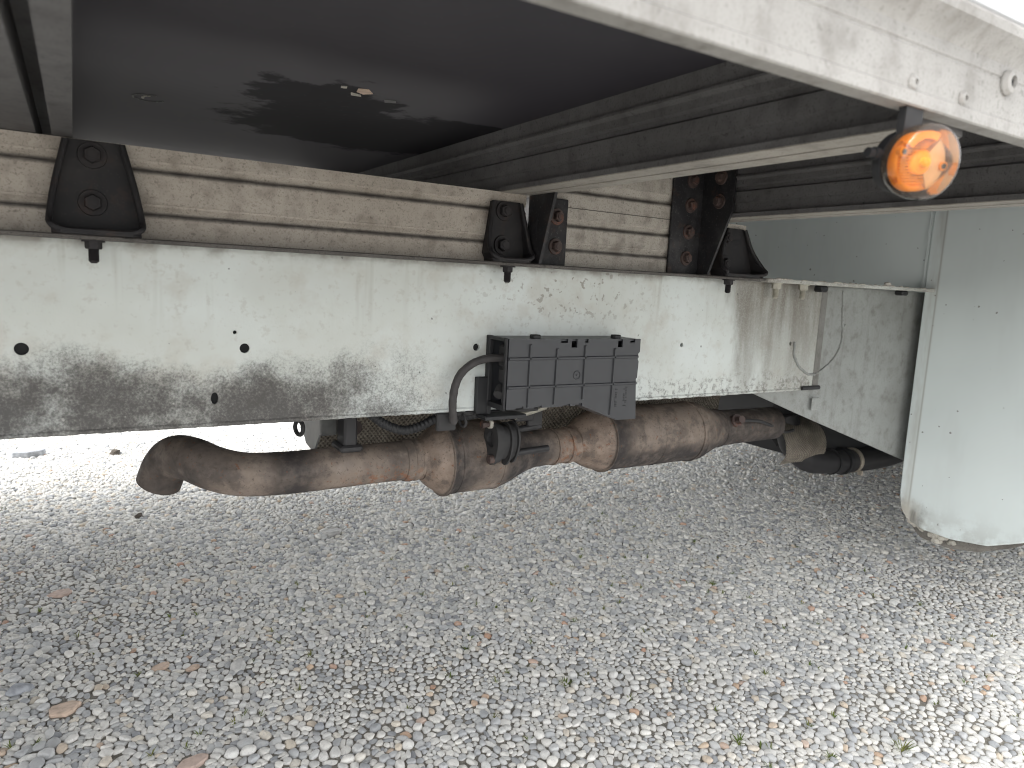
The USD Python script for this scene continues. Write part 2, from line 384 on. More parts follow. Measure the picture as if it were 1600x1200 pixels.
def tube(P, r, n=16, caps=True, ribs=0):
    """A tube through the points P, radius r (a number or one per point)."""
    P = np.asarray(P, float); k = len(P); r = np.broadcast_to(r, k)
    T = np.gradient(P, axis=0); T /= np.linalg.norm(T, axis=1, keepdims=True)
    u = np.cross(T[0], [0.1, 0.3, 1.0]); u /= np.linalg.norm(u)
    V, a = [], np.linspace(0, 2 * np.pi, n, endpoint=False)
    for i in range(k):
        u = u - T[i] * (u @ T[i]); u /= np.linalg.norm(u); w = np.cross(T[i], u)
        V.append(P[i] + r[i] * (np.cos(a)[:, None] * u + np.sin(a)[:, None] * w))
    V = np.vstack(V); F = []
    for i in range(k - 1):
        for j in range(n):
            p, q = i * n + j, i * n + (j + 1) % n
            F += [(p, q, q + n), (p, q + n, p + n)]
    if caps:
        c0, c1 = len(V), len(V) + 1
        V = np.vstack([V, P[:1], P[-1:]])
        for j in range(n):
            F.append((c0, (j + 1) % n, j)); F.append((c1, (k - 1) * n + j, (k - 1) * n + (j + 1) % n))
    return trimesh.Trimesh(V, F, process=False)
def prism(poly, t, plane, at):
    """Extrudes a polygon: plane 'xz' puts it at y = at .. at + t, 'yz' at x = at .. at + t, 'xy' at z = at .. at + t."""
    m = trimesh.creation.extrude_polygon(poly if isinstance(poly, Polygon) else Polygon(poly), t)
    if plane == 'xz': T = np.array([[1, 0, 0, 0], [0, 0, -1, at + t], [0, 1, 0, 0], [0, 0, 0, 1.0]])
    elif plane == 'yz': T = np.array([[0, 0, 1, at], [1, 0, 0, 0], [0, 1, 0, 0], [0, 0, 0, 1.0]])
    else: T = np.array([[1, 0, 0, 0], [0, 1, 0, 0], [0, 0, 1, at], [0, 0, 0, 1.0]])
    m.apply_transform(T); return m
def sweep_profile(prof, x0, x1):
    """A (y, z) outline extruded along x."""
    return prism(Polygon(prof), x1 - x0, 'yz', x0)
def bolt_parts(c, d, r=.0085, washer=True, recess=True, h=.007):
    """Hexagon bolt head on a washer at c, pointing along d."""
    c, d = np.asarray(c, float), np.asarray(d, float) / np.linalg.norm(d)
    ms = []
    if washer: ms.append(frustum(c, d, r * 1.55, r * 1.48, .0022, 24)); c = c + d * .0022
    hexa = revolve_z([(r, 0), (r, h * .78), (r * .86, h)], 6)
    hexa.apply_transform(axis_to(d)); hexa.apply_translation(c); ms.append(hexa)
    if recess: ms.append(cyl(c + d * h, d, r * .5, .0012, 14))
    return cat_(ms)
def nut_stud(c, d, r=.008, nh=.009, sr=.0052, sl=.022):
    """A nut with the threaded end of its bolt below it."""
    c, d = np.asarray(c, float), np.asarray(d, float) / np.linalg.norm(d)
    ms = [frustum(c, d, r * 1.35, r * 1.35, .0018, 22)]
    hx = revolve_z([(r, .0018), (r, nh * .85), (r * .88, nh)], 6); hx.apply_transform(axis_to(d)); hx.apply_translation(c); ms.append(hx)
    prof = []
    for k in range(12):
        t = nh + (sl - nh) * k / 12
        prof += [(sr, t), (sr * .88, t + (sl - nh) / 24)]
    prof += [(sr * .8, sl), (sr * .5, sl + .0015)]
    st = revolve_z(prof, 14); st.apply_transform(axis_to(d)); st.apply_translation(c); ms.append(st)
    return cat_(ms)

# ------------------------------------------------------------------ ground
rng = np.random.default_rng(7)
ground = empty('ground', kind='structure', label='pebbled yard surface of washed pebbles set in mortar')
GX0, GX1, GY0, GY1 = -1.3, 4.3, -.25, 4.7
def sheet(x0, x1, y0, y1, step, z=0.0, amp=.0):
    gx, gy = np.arange(x0, x1 + step / 2, step), np.arange(y0, y1 + step / 2, step)
    X, Y = np.meshgrid(gx, gy); Z = z + amp * (meshkit.fbm(np.stack([X * 3, Y * 3, X * 0], -1), 3, 5) - .5)
    n, k = len(gx), len(gy); i = np.arange(n * k).reshape(k, n)
    f = np.stack([i[:-1, :-1], i[:-1, 1:], i[1:, 1:], i[1:, :-1]], -1).reshape(-1, 4)
    return np.stack([X, Y, Z], -1).reshape(-1, 3), f
obj('mortar_bed', sheet(GX0, GX1, GY0, GY1, .05, .0008, .006), 'bed', ground, smooth=True)
ring = Polygon([(-80, -80), (80, -80), (80, 80), (-80, 80)], [[(GX0, GY0), (GX1, GY0), (GX1, GY1), (GX0, GY1)]])
v2, f2 = trimesh.creation.triangulate_polygon(ring, engine='earcut')
obj('far_pebble_surface', trimesh.Trimesh(np.column_stack([v2, np.zeros(len(v2))]), f2, process=False), 'far', ground, smooth=False)

DENS = 7900
n = int(DENS * (GX1 - GX0) * (GY1 - GY0))
pts = rng.uniform((GX0, GY0), (GX1, GY1), (n, 2))
for it in range(2):
    vor = Voronoi(pts)
    rp, rv = vor.ridge_points, np.array([(a, b) for a, b in vor.ridge_vertices])
    ok = (rv >= 0).all(1); rp, rv = rp[ok], rv[ok]
    A, B = np.clip(vor.vertices[rv[:, 0]], (GX0, GY0), (GX1, GY1)), np.clip(vor.vertices[rv[:, 1]], (GX0, GY0), (GX1, GY1))
    ln = np.linalg.norm(A - B, axis=1); mid = (A + B) / 2
    cnt, s1 = np.zeros(n), np.zeros((n, 2))
    for k in (0, 1):
        np.add.at(cnt, rp[:, k], ln); np.add.at(s1, rp[:, k], mid * ln[:, None])
    cen = s1 / np.maximum(cnt, 1e-9)[:, None]
    if it == 0: pts = np.where(cnt[:, None] > 0, pts + .55 * (cen - pts), pts)
S = np.zeros((n, 2, 2))
for k in (0, 1):
    for Q in (A, B, mid):
        d = Q - cen[rp[:, k]]; np.add.at(S, rp[:, k], d[:, :, None] * d[:, None, :] * (ln / 3)[:, None, None])
S /= np.maximum(cnt, 1e-9)[:, None, None]
lam, vec = np.linalg.eigh(S)
ax = np.sqrt(np.maximum(2 * lam, 1e-9))          # minor, major half-axes
ang = np.arctan2(vec[:, 1, 1], vec[:, 0, 1])
a_, b_ = np.clip(ax[:, 1] * .90, .0024, .0130), np.clip(ax[:, 0] * .92, .0020, .0095)
cover = meshkit.fbm(np.column_stack([cen * 2.6, np.zeros(n)]), 3, 21)
keep = (rng.random(n) < np.clip(1.25 - .9 * np.clip(cover - .52, 0, 1) * 1.2, .80, 1))
shrink = 1 - .22 * np.clip((cover - .48) * 3, 0, 1)
c_ = np.minimum(a_, b_) * rng.uniform(.5, .85, n)
bedz = .006 * (meshkit.fbm(np.column_stack([cen * 3, np.zeros(n)]), 3, 5) - .5)
cz = bedz + c_ * (rng.uniform(.10, .62, n) - .40 * np.clip((cover - .52) * 4, 0, 1) * np.clip(1.5 - .35 * cen[:, 0] - .25 * cen[:, 1], .25, 1))
# larger loose stones lie here: leave room for them
STONES = [  # x, y, half length, half width, half height, turn, material, shape, label
    (-.034, 1.105, .026, .018, .007, .15, 'orange', 'slab', 'flat pale orange stone slab, largest of the orange stones, near the lower left corner'),
    (-.090, 1.185, .019, .012, .010, .05, 'bluestone', 'pebble', 'large smooth blue grey pebble behind and left of the flat orange slab'),
    (.095, 1.165, .016, .012, .006, .5, 'orange', 'slab', 'pale orange pointed stone chip, left of two orange chips lying side by side'),
    (.140, 1.140, .012, .009, .006, .2, 'orange', 'slab', 'small orange stone chip, right of two orange chips lying side by side'),
    (-.043, 1.520, .022, .015, .008, .1, 'pinkstone', 'slab', 'dusty pink flat stone on the gravel at the left, behind the orange slab'),
    (.108, .905, .022, .012, .007, .3, 'pinkstone', 'slab', 'brownish pink stone chip at the very front edge of the gravel'),
    (.517, 1.629, .026, .017, .010, .1, 'palestone', 'slab', 'pale grey flat stone lying below the rusty muffler'),
    (1.085, 1.030, .010, .007, .006, .4, 'pinkstone', 'slab', 'small reddish stone chip on the gravel right of centre'),
    (-.150, 2.700, .055, .034, .016, .1, 'bluestone', 'slab', 'large pale blue grey stone in the bright gravel at the far left'),
    (.095, 2.630, .016, .014, .012, .0, 'brownclod', 'clod', 'dark clod of earth in the bright gravel, farther of the two clods'),
    (.118, 1.930, .012, .010, .009, .6, 'brownclod', 'clod', 'dark clod of earth on the gravel just below the tailpipe mouth'),
    (.200, 1.110, .016, .013, .010, 1.2, 'palestone', 'pebble', 'pale grey wedge shaped stone right of the two orange chips'),
]
for (sx, sy, sa, *_r) in STONES:
    keep &= np.hypot(cen[:, 0] - sx, cen[:, 1] - sy) > sa * .75
keep &= (cnt > 0) & (cen[:, 0] > GX0 + .01) & (cen[:, 0] < GX1 - .01) & (cen[:, 1] > GY0 + .01) & (cen[:, 1] < GY1 - .01)
cen, ang, a_, b_, c_, cz = cen[keep], ang[keep], (a_ * shrink)[keep], (b_ * shrink)[keep], c_[keep], cz[keep]
n = len(cen)

def pebble_shape(seed, sub=2, power=2.5, amp=.22):
    m = trimesh.creation.icosphere(subdivisions=sub)
    v = m.vertices.copy()
    v /= (np.abs(v) ** power).sum(1, keepdims=True) ** (1 / power)
    v *= 1 + amp * (meshkit.fbm(v * 1.3 + seed * 11.3, 2, seed)[:, None] - .5) * 2 * .8
    r = np.random.default_rng(seed)
    for _ in range(4):                           # worn facets
        d = r.normal(size=3); d /= np.linalg.norm(d); k = v @ d; lim = r.uniform(.62, .85)
        v -= np.where(k > lim, (k - lim) * .8, 0)[:, None] * d
    return trimesh.Trimesh(v / np.abs(v).max(0), m.faces, process=False)
NV = 14
shapes = [pebble_shape(s, 2, rng.uniform(2.0, 2.9)) for s in range(NV)]
# the pebbles that show largest get prims of their own
rel = np.column_stack([cen, np.zeros(n)]) - [0, 0, .635]
dep = rel @ FW; pu, pv = .5 + .6905 * (rel @ RT) / dep, .5 + .9207 * (rel @ DN) / dep
size = np.where((dep > .1) & (pu > .0) & (pu < 1) & (pv > 0) & (pv < 1), a_ * b_ / np.maximum(dep, .1) ** 3, 0)
first = np.argsort(-size)[:300]
rest = np.ones(n, bool); rest[first] = False
tilt = rng.normal(0, .16, (n, 2)); kind_ = rng.integers(0, NV, n)
def quat(i):
    h = ang[i] / 2; qz = np.array([np.cos(h), 0 * h, 0 * h, np.sin(h)]).T
    tx, ty = tilt[i, 0] / 2, tilt[i, 1] / 2
    q = np.stack([qz[:, 0] - 0 * tx, qz[:, 0] * tx - qz[:, 3] * ty, qz[:, 0] * ty + qz[:, 3] * tx, qz[:, 3]], 1)
    return q / np.linalg.norm(q, axis=1, keepdims=True)
for i in first:
    m = shapes[kind_[i]].copy(); m.apply_scale((a_[i], b_[i], c_[i]))
    q = quat(np.array([i]))[0]; T = trimesh.transformations.quaternion_matrix(q); m.apply_transform(T); m.apply_translation((cen[i, 0], cen[i, 1], cz[i]))
    obj('pebble', m, 'pebble', ground, smooth=True)
idx = np.nonzero(rest)[0]
pi = UsdGeom.PointInstancer.Define(stage, '/World/ground/pebbles')
tag(pi.GetPrim(), kind='stuff', label='washed grey and white pebbles packed in the ground')
UsdGeom.Scope.Define(stage, '/World/ground/pebbles/shapes')
for k, s in enumerate(shapes):
    p = f'/World/ground/pebbles/shapes/pebble_shape_{k:03d}'
    usdkit.mesh(stage, p, s, L['pebble'], smooth=True)
    pi.GetPrototypesRel().AddTarget(p)
pi.CreateProtoIndicesAttr(Vt.IntArray.FromNumpy(kind_[idx].astype(np.int32)))
pi.CreatePositionsAttr(Vt.Vec3fArray.FromNumpy(np.column_stack([cen[idx], cz[idx]]).astype(np.float32)))
pi.CreateScalesAttr(Vt.Vec3fArray.FromNumpy(np.column_stack([a_[idx], b_[idx], c_[idx]]).astype(np.float32)))
q = quat(idx)
pi.CreateOrientationsAttr(Vt.QuathArray([Gf.Quath(float(w), float(x), float(y), float(z)) for w, x, y, z in q]))

for k, (sx, sy, sa, sb, sc, tn, mt, shp, lab) in enumerate(STONES):
    if shp == 'slab':
        r = np.random.default_rng(40 + k); t = np.sort(np.linspace(0, 2 * np.pi, 7, endpoint=False) + r.uniform(-.3, .3, 7))
        rad = r.uniform(.82, 1.08, 7)
        pl = Polygon(np.column_stack([np.cos(t) * rad * sa, np.sin(t) * rad * sb])).buffer(-.0025).buffer(.0022, quad_segs=2)
        lo = trimesh.creation.extrude_polygon(pl, sc * 1.2); hi = trimesh.creation.extrude_polygon(pl.buffer(-.0018), sc * 1.2 + .0016)
        m = trimesh.convex.convex_hull(np.vstack([lo.vertices, hi.vertices]))
        m.apply_transform(trimesh.transformations.euler_matrix(r.uniform(-.08, .08), r.uniform(-.08, .08), tn))
        base = -.003
    else:
        m = pebble_shape(60 + k, 3 if shp == 'clod' else 2, 2.2, .5 if shp == 'clod' else .2); m.apply_scale((sa, sb, sc))
        m.apply_transform(trimesh.transformations.rotation_matrix(tn, (0, 0, 1))); base = sc * .6
    x = empty('clod_of_earth' if shp == 'clod' else 'loose_stone', (sx, sy, base), label=lab, cat='clod' if shp == 'clod' else 'stone')
    obj('body', m, mt, x, smooth=25)

def tuft(nb, h, spread, seed):
    r = np.random.default_rng(seed); V, F = [], []
    for _ in range(nb):
        a = r.uniform(0, 2 * np.pi); d = np.array([np.cos(a), np.sin(a), 0]); s = np.array([-d[1], d[0], 0])
        p = d * r.uniform(0, spread * .35); hh, lean, w = h * r.uniform(.55, 1), spread * r.uniform(.3, 1), r.uniform(.0006, .0011)
        c = len(V)
        for t in (0, .35, .7):
            q = p + d * lean * t**1.6 + np.array([0, 0, hh * t * (1 - .25 * t)]); V += [q - s * w * (1 - t * .5), q + s * w * (1 - t * .5)]
        V.append(p + d * lean + np.array([0, 0, hh * .75]))
        F += [(c, c + 1, c + 3), (c, c + 3, c + 2), (c + 2, c + 3, c + 5), (c + 2, c + 5, c + 4), (c + 4, c + 5, c + 6)]
    return trimesh.Trimesh(V, F, process=False)
TUFTS = [(.979, .478, .022, 'small bright green grass tuft among pebbles in the lower right corner, largest of the tufts'),
         (.780, .600, .016, 'thin grass tuft among pebbles near the front edge, left of the largest tuft'),
         (.869, .515, .012, 'tiny grass tuft between the thin tuft and the largest tuft at the front'),
         (.643, .830, .016, 'yellowish grass tuft in the gravel at the middle of the front'),
         (1.16, 1.000, .014, 'grass tuft in the gravel right of the small reddish stone chip'),
         (.555, 1.000, .012, 'small grass tuft in the gravel below the large muffler, left of the yellowish tuft')]
for k, (tx, ty, th, lab) in enumerate(TUFTS):
    x = empty('grass_tuft', (tx, ty, .001), label=lab, cat='grass')
    obj('blades', tuft(26, th, th * .9, k), 'leaf', x, smooth=False)
wr = np.random.default_rng(3); ms = []
for _ in range(170):
    m = tuft(7, wr.uniform(.009, .014), .009, int(wr.integers(1e6))); m.apply_translation((wr.uniform(-.2, 1.6), wr.uniform(.35, 1.5), .002)); ms.append(m)
obj('weeds', cat_(ms), 'leaf', None, smooth=False, kind='stuff', label='tiny green weeds sprouting between the pebbles', cat='weeds')

# ------------------------------------------------------------------ the lorry
truck = empty('box_truck', label='white box truck seen from beneath its side, with rusty exhaust and grimy chassis rail', cat='truck')
def part(name, mesh, mat, label=None, parent=None, smooth=30): return obj(name, mesh, mat, parent or truck, smooth, label)

YR, FT, FB = .880, .660, .4505          # rail web, flange top, rail bottom
# chassis rail: a box section whose web has punched holes
web = sbox(-2.8, FB, 1.255, .6555)
HOLES = [(-.049, .541, .0066, .0066), (.170, .540, .0058, .0058), (.136, .481, .0042, .0072), (.484, .539, .0052, .0052), (.159, .559, .0022, .0022), (.886, .540, .0034, .0038), (1.175, .541, .0034, .0040), (-.75, .541, .0066, .0066)]
for hx, hz, ra, rb in HOLES:
    e = Polygon([(hx + ra * math.cos(t), hz + rb * math.sin(t)) for t in np.linspace(0, 2 * np.pi, 24, endpoint=False)])
    web = web.difference(e)
rail = part('chassis_rail', prism(web, .004, 'xz', YR), 'rail', 'white painted chassis rail with road grime along its lower edge')
part('rail_core', bx(-2.8, 1.25, YR + .0045, YR + .055, FB + .003, .652), 'hole', 'black block standing for the shade inside the chassis rail', rail)  # solid block coloured black for the shade behind the punched holes
# lower lip: a thin lumpy edge
xs = np.linspace(-1.4, 1.255, 900); r = .0024 + .0012 * meshkit.fbm(np.column_stack([xs * 160, xs * 0, xs * 0]), 2, 3)
part('lower_lip', tube(np.column_stack([xs, np.full_like(xs, YR + .001), np.full_like(xs, FB - .0005)]), r, 8), 'rail', None, rail)
fl = part('rail_flange', bx(-2.8, 1.045, .846, .93, .6555, FT, .0012), 'flangedark', 'top flange of the chassis rail, its edge dark with grime', rail)
fl2 = part('front_flange', bx(1.046, 1.597, .842, .93, .6545, .6615, .0012), 'flangew', 'pale crusted top flange in front of the cab wall')
r_ = np.random.default_rng(11); ms = []
for _ in range(42):
    m = pebble_shape(int(r_.integers(1e5)), 1); m.apply_scale((r_.uniform(.002, .007), .003, r_.uniform(.0008, .0022))); m.apply_translation((r_.uniform(1.06, 1.59), .8435, .6615)); ms.append(m)
m = pebble_shape(5, 2); m.apply_scale((.010, .006, .006)); m.apply_translation((1.42, .848, .664)); ms.append(m)
part('flange_crust', cat_(ms), 'ceramic', 'dried pale lumps on the flange edge', fl2).SetCustomDataByKey('kind', 'stuff')

# side plate before the cab, its lower edge running down towards the cab
plate = Polygon([(1.085, .4475), (1.23, .398), (1.70, .244), (1.70, .6535), (1.262, .6535), (1.262, .4475)])
sp = part('side_plate', prism(plate, .004, 'xz', .8865), 'plate', 'grey white side plate with a slanting lower edge in front of the cab')
part('plate_fold', bx(1.2565, 1.2765, .8800, .8862, .452, .6535, .002), 'fold', 'narrow overlapping fold of the side plate', sp)
bp = catmull([(1.185, .8785, .545), (1.190, .8785, .515), (1.215, .8790, .490), (1.250, .8785, .478), (1.290, .885, .487), (1.325, .885, .510), (1.345, .885, .545), (1.338, .885, .60), (1.330, .885, .648)], 22)
bn = meshkit.fbm(bp * 170, 2, 9)
part('sealant_bead', tube(bp + np.column_stack([(bn - .5) * .006, bn * 0, (meshkit.fbm(bp * 150 + 9, 2, 4) - .5) * .006]), .0012 + .0022 * bn, 8), 'plate', 'curved ragged bead of sealant across the joint', sp)
part('rubber_plug', cyl((1.353, .8868, .572), (0, -1, 0), .0075, .003, 20), 'plate', 'round plug in the side plate', sp)
part('edge_clip', bx(1.258, 1.280, .876, .8795, .405, .432, .002), 'plate', 'small clip below the end of the rail', sp)
part('locating_pin', cyl((1.22, .878, .452), (1, 0, 0), .0042, .055, 14), 'dark', 'dark pin at the end of the rail', sp)
for zx, mt in ((1.094, 'yellow'), (1.171, 'zinc')):
    part('flange_bolt', nut_stud((zx, .862, .6545), (0, 0, -1), .0085, .011, .0055, .027), 'zinc', f'{"yellowish" if mt == "yellow" else "pale"} zinc bolt below the front flange', fl2)
part('rubber_stop', bx(1.215, 1.235, .852, .872, .642, .6545, .003), 'black', None, fl2)
part('rubber_stop', bx(1.488, 1.510, .852, .872, .644, .6545, .003), 'black', None, fl2)

# subframe beams on the rail: extruded sections with grooves
def grooved(zs, z0, z1, y0=.880, depth=.006, thick=.030):
    """(y, z) outline of an extrusion whose face has one recess for each (top, bottom) in zs, sloping in and stepping out."""
    P = [(y0, z1)]
    for t, b in sorted(zs, reverse=True):
        P += [(y0, t), (y0 + .0012, t - .0008), (y0 + .0016, t - .003), (y0 + depth, t - (t - b) * .62), (y0 + depth, b + .0004), (y0, b)]
    P += [(y0, z0), (y0 + thick, z0), (y0 + thick, z1)]
    return P
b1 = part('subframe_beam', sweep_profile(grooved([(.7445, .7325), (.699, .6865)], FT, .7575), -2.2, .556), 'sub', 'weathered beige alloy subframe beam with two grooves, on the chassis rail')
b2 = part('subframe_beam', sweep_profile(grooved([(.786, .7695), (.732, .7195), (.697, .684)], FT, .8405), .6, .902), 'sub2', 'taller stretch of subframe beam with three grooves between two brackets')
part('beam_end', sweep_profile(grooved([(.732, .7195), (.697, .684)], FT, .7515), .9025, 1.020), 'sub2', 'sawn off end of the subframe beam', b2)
part('fine_seam', bx(.6005, .9015, .8792, .8800, .7462, .7468), 'hole', None, b2)

# floor and cross-members
floor = part('floor_panel', bx(.006, 1.58, .32, 2.30, .8415, .862), 'floor', 'dark stained underside of the cargo floor')
part('rear_floor_panel', bx(-2.9, .004, .32, 2.30, .8420, .862), 'floor', None)
def chip(pts2, h, mat, lab):
    part('scuff', prism(Polygon(pts2), h, 'xy', .8415 - h), mat, lab, floor)
def crescent(cx, cy, rx, ry, a0, a1, w, seed):
    r = np.random.default_rng(seed); t = np.linspace(a0, a1, 22); k = 1 + .25 * (r.random(22) - .5)
    o = np.column_stack([cx + rx * np.cos(t) * k, cy + ry * np.sin(t) * k]); i = np.column_stack([cx + (rx - w) * np.cos(t) * k, cy + (ry - w) * np.sin(t) * k])
    return np.vstack([o, i[::-1]])
chip(crescent(.088, 1.045, .019, .022, .3, 5.2, .0022, 1), .0006, 'greymetal', 'pale scraped ring on the floor underside')
chip(crescent(.090, 1.045, .010, .012, 2.5, 4.6, .0022, 4), .0008, 'ceramic', None)
chip([(.281, .812), (.292, .808), (.302, .822), (.294, .832), (.284, .826)], .0008, 'orange', 'small orange chip where the floor coating has flaked')
chip([(.280, .835), (.293, .838), (.296, .845), (.284, .846)], .0006, 'ceramic', None)
chip([(.322, .838), (.335, .834), (.340, .845), (.328, .852)], .0006, 'greymetal', None)
chip([(.262, .815), (.268, .812), (.270, .820), (.264, .822)], .0006, 'ceramic', None)

def crossmember(x0, x1, zb, y1, label):
    """An alloy section along y: ridged rear face, lower flange coloured paler for ground light, with a groove."""
    zt, w = .8413, x1 - x0
    P = [(x0, zt), (x1 - .012, zt), (x1 - .012, zb + .006), (x1, zb + .006), (x1, zb), (x0 + w * .55, zb), (x0 + w * .55, zb + .0025), (x0 + w * .50, zb + .0025), (x0 + w * .50, zb),
         (x0, zb), (x0, zb + .006), (x0 + .010, zb + .008), (x0 + .010, zb + .022), (x0 + .006, zb + .024), (x0 + .006, zb + .040), (x0 + .010, zb + .043), (x0 + .010, zb + .048), (x0 + .0035, zb + .050), (x0 + .0035, zb + .058), (x0 - .003, zb + .061), (x0 - .003, zb + .0635), (x0 + .002, zb + .065)]
    m = prism(Polygon(P), y1 - .298, 'xy', 0)
    T = np.array([[1, 0, 0, 0], [0, 0, 1, .298], [0, 1, 0, 0], [0, 0, 0, 1.0]])
    m.apply_transform(T); m.invert()
    o = part('crossmember', m, 'cross', label)
    part('lower_flange', cat_([bx(x0 + .001, x0 + w * .49, .299, y1 - .003, zb - .0012, zb - .0002), bx(x0 + w * .56, x1 - .001, .299, y1 - .003, zb - .0012, zb - .0002)]), 'flange', None, o)  # paler strips carry the ground light on the underside
    return o
crossmember(.512, .572, .7580, 2.28, 'ridged alloy crossmember ending over the first gusset')
crossmember(.9055, .9640, .7530, .8770, 'ridged alloy crossmember bolted to the large black gusset')
c0 = part('crossmember', cat_([bx(-.075, -.028, .298, 2.28, .7585, .8412), bx(-.0145, 0.0035, .298, 2.28, .7580, .8412), bx(-.028, -.0145, .298, 2.28, .790, .8412)]), 'cross', 'grey crossmember with a dark slot along its underside')
for cx in (-.62, -1.2): crossmember(cx, cx + .06, .7580, 2.28, None)

# brackets
def foot_bracket(x0, x1, zt, name_label, flare=.014, bolts=(), studs=(), yout=.022):
    """Pressed steel bracket: tapered plate on the beam, flared edges and a foot on the flange."""
    cx = (x0 + x1) / 2
    w0, w1 = (x1 - x0) / 2 - flare * 1.1, (x1 - x0) / 2
    yf = .8775
    pl = Polygon([(cx - w0, zt), (cx + w0, zt), (cx + w1 - .004, FT + .016), (cx + w1 - .010, FT + .002), (cx - w1 + .010, FT + .002), (cx - w1 + .004, FT + .016)]).buffer(.0015)
    ms = [prism(pl, .004, 'xz', yf - .002)]
    for s in (-1, 1):
        top, low = np.array([cx + s * w0, zt]), np.array([cx + s * (w1 - .004), FT + .012])
        P = []
        for t, yo in ((0, .005), (.45, .009), (.8, .016), (1, yout)):
            p = top + (low - top) * t
            for dx, yy in ((0, yf), (s * .004, yf), (s * .004, yf - yo), (s * .001, yf - yo)):
                P.append((p[0] + dx, yy, p[1]))
        V = np.array(P); F = []
        for k in range(3):
            for j in range(4):
                a, b = k * 4 + j, k * 4 + (j + 1) % 4
                F += [(a, b, b + 4), (a, b + 4, a + 4)]
        F += [(0, 2, 1), (0, 3, 2), (12, 13, 14), (12, 14, 15)]
        m = trimesh.Trimesh(V, F, process=False); m.fix_normals(); ms.append(m)
        ms.append(trimesh.convex.convex_hull(np.vstack([[(low[0] + d, yy, zz) for d in (0, s * .004) for yy in (yf, yf - yout) for zz in (FT + .012,)], [(low[0] - s * .006 + d, yy, FT + .0005) for d in (0, s * .004) for yy in (yf, yf - yout - .002)]])))
    ft = Polygon([(cx - w1 + .004, yf), (cx + w1 - .004, yf), (cx + w1 - .004, .853), (cx + w1 - .012, .847), (cx - w1 + .012, .847), (cx - w1 + .004, .853)])
    ms.append(prism(ft, .004, 'xy', FT + .0004))
    rim = [(cx - w0 - .001, yf - .005, zt), (cx - (w0 + w1) / 2 - .001, yf - .010, (zt + FT) / 2 + .006), (cx - w1 + .003, yf - yout * .8, FT + .020), (cx - w1 + .004, yf - yout - .006, FT + .009), (cx - w1 + .016, .850, FT + .0045), (cx, .8485, FT + .004)]
    rim = rim + [(2 * cx - q[0], q[1], q[2]) for q in rim[-2::-1]]
    ms.append(tube(catmull(rim, 6), .0032, 10))
    b = part('foot_bracket', cat_(ms), 'bracket', name_label)
    for bx_, bz in bolts: part('bolt', bolt_parts((bx_, yf - .002, bz), (0, -1, 0), .0088), 'boltdark', None, b)
    for sx in studs:
        part('foot_nut', nut_stud((sx, .861, .6553), (0, 0, -1)), 'boltdark', None, b)
    return b
foot_bracket(-.022, .066, .755, 'black pressed bracket at the left end of the subframe beam', .018, ((.020, .742), (.019, .694)), (.018,))
foot_bracket(.485, .556, .743, 'black pressed bracket with two bolts under the first crossmember', .013, ((.517, .731), (.516, .684)), (.5185,))
foot_bracket(.935, 1.042, .742, 'small black bracket behind the large gusset, curved out to the flange', .030, ((.966, .727), (.967, .683)), (.966,), .030)

def gusset(xp0, xp1, xw, zt, ytop, zmid, ybot, label, bolts, wbolts=()):
    """Black plate on the beam with a web standing out from it under the crossmember."""
    ms = [bx(xp0, xp1, .8738, .8790, FT + .0006, zt, .001)]
    wb = Polygon([(.8738, FT + .0008), (ybot, FT + .0008), (ytop, zmid), (ytop, zt), (.8738, zt)])
    ms.append(prism(wb, .0045, 'yz', xw))
    g = part('gusset', cat_(ms), 'gusset', label, smooth=False)
    for bx_, bz in bolts: part('bolt', bolt_parts((bx_, .8738, bz), (0, -1, 0), .0078), 'bolt', None, g)
    for by, bz in wbolts: part('bolt', bolt_parts((xw, by, bz), (-1, 0, 0), .0078), 'bolt', None, g)
    ay = (ybot + .8738) / 2 - .004; az = FT + .05 if zt > .8 else FT + .066
    arrow = Polygon([(ay, az), (ay - .006, az - .010), (ay - .0012, az - .006), (ay - .0012, az - .026), (ay + .0012, az - .026), (ay + .0012, az - .006), (ay + .006, az - .010)])
    part('raised_arrow', prism(arrow, .0008, 'yz', xw - .0008), 'gusset', 'raised arrow mark on the gusset web', g, smooth=False)
    return g
gusset(.5595, .626, .5600, .7570, .815, .755, .846, 'narrow black gusset with two bolts under the first crossmember', ((.606, .731), (.606, .688)))
gusset(.834, .9045, .9000, .8390, .808, .765, .850, 'tall black gusset plate with six rusty bolts carrying the second crossmember', ((.874, .812), (.8735, .772), (.873, .729), (.872, .686)), ((.836, .817), (.836, .779)))

# exhaust: tail pipe, two silencers, sensor
EY, EZ = 1.0, .349
tail = catmull([(.37, EY, EZ), (.30, EY, EZ - .001), (.240, EY, EZ - .001), (.190, EY + .003, EZ + .002), (.155, EY + .018, EZ + .010), (.130, EY + .045, EZ + .019), (.113, EY + .075, EZ + .016), (.102, EY + .096, EZ - .002), (.094, EY + .106, EZ - .028)], 7)
exh = empty('exhaust', parent=truck, label='rusty brown exhaust line with tailpipe and two silencers below the rail')
part('tailpipe', tube(tail, .0305, 32, caps=False), 'exhaust', 'bent rusty tailpipe with its mouth turned down', exh, True)
part('tailpipe_bore', tube(tail[2:] , .0285, 32, caps=False), 'hole', None, exh, True)
def prof(pts_, n=6):
    """(x, r) points smoothed along."""
    P = catmull([(a, b, 0) for a, b in pts_], n)[:, :2]; return P
part('connecting_pipe', revolve_x([(.36, .0302), (.4250, .0305), (.4255, .0318), (.4300, .0332), (.4375, .0332), (.4395, .0318), (.4440, .0335), (.4490, .0330), (.4510, .0312), (.4590, .0312)], EY, EZ), 'exhaust', 'end of the tailpipe with two pressed beads', exh, 18)
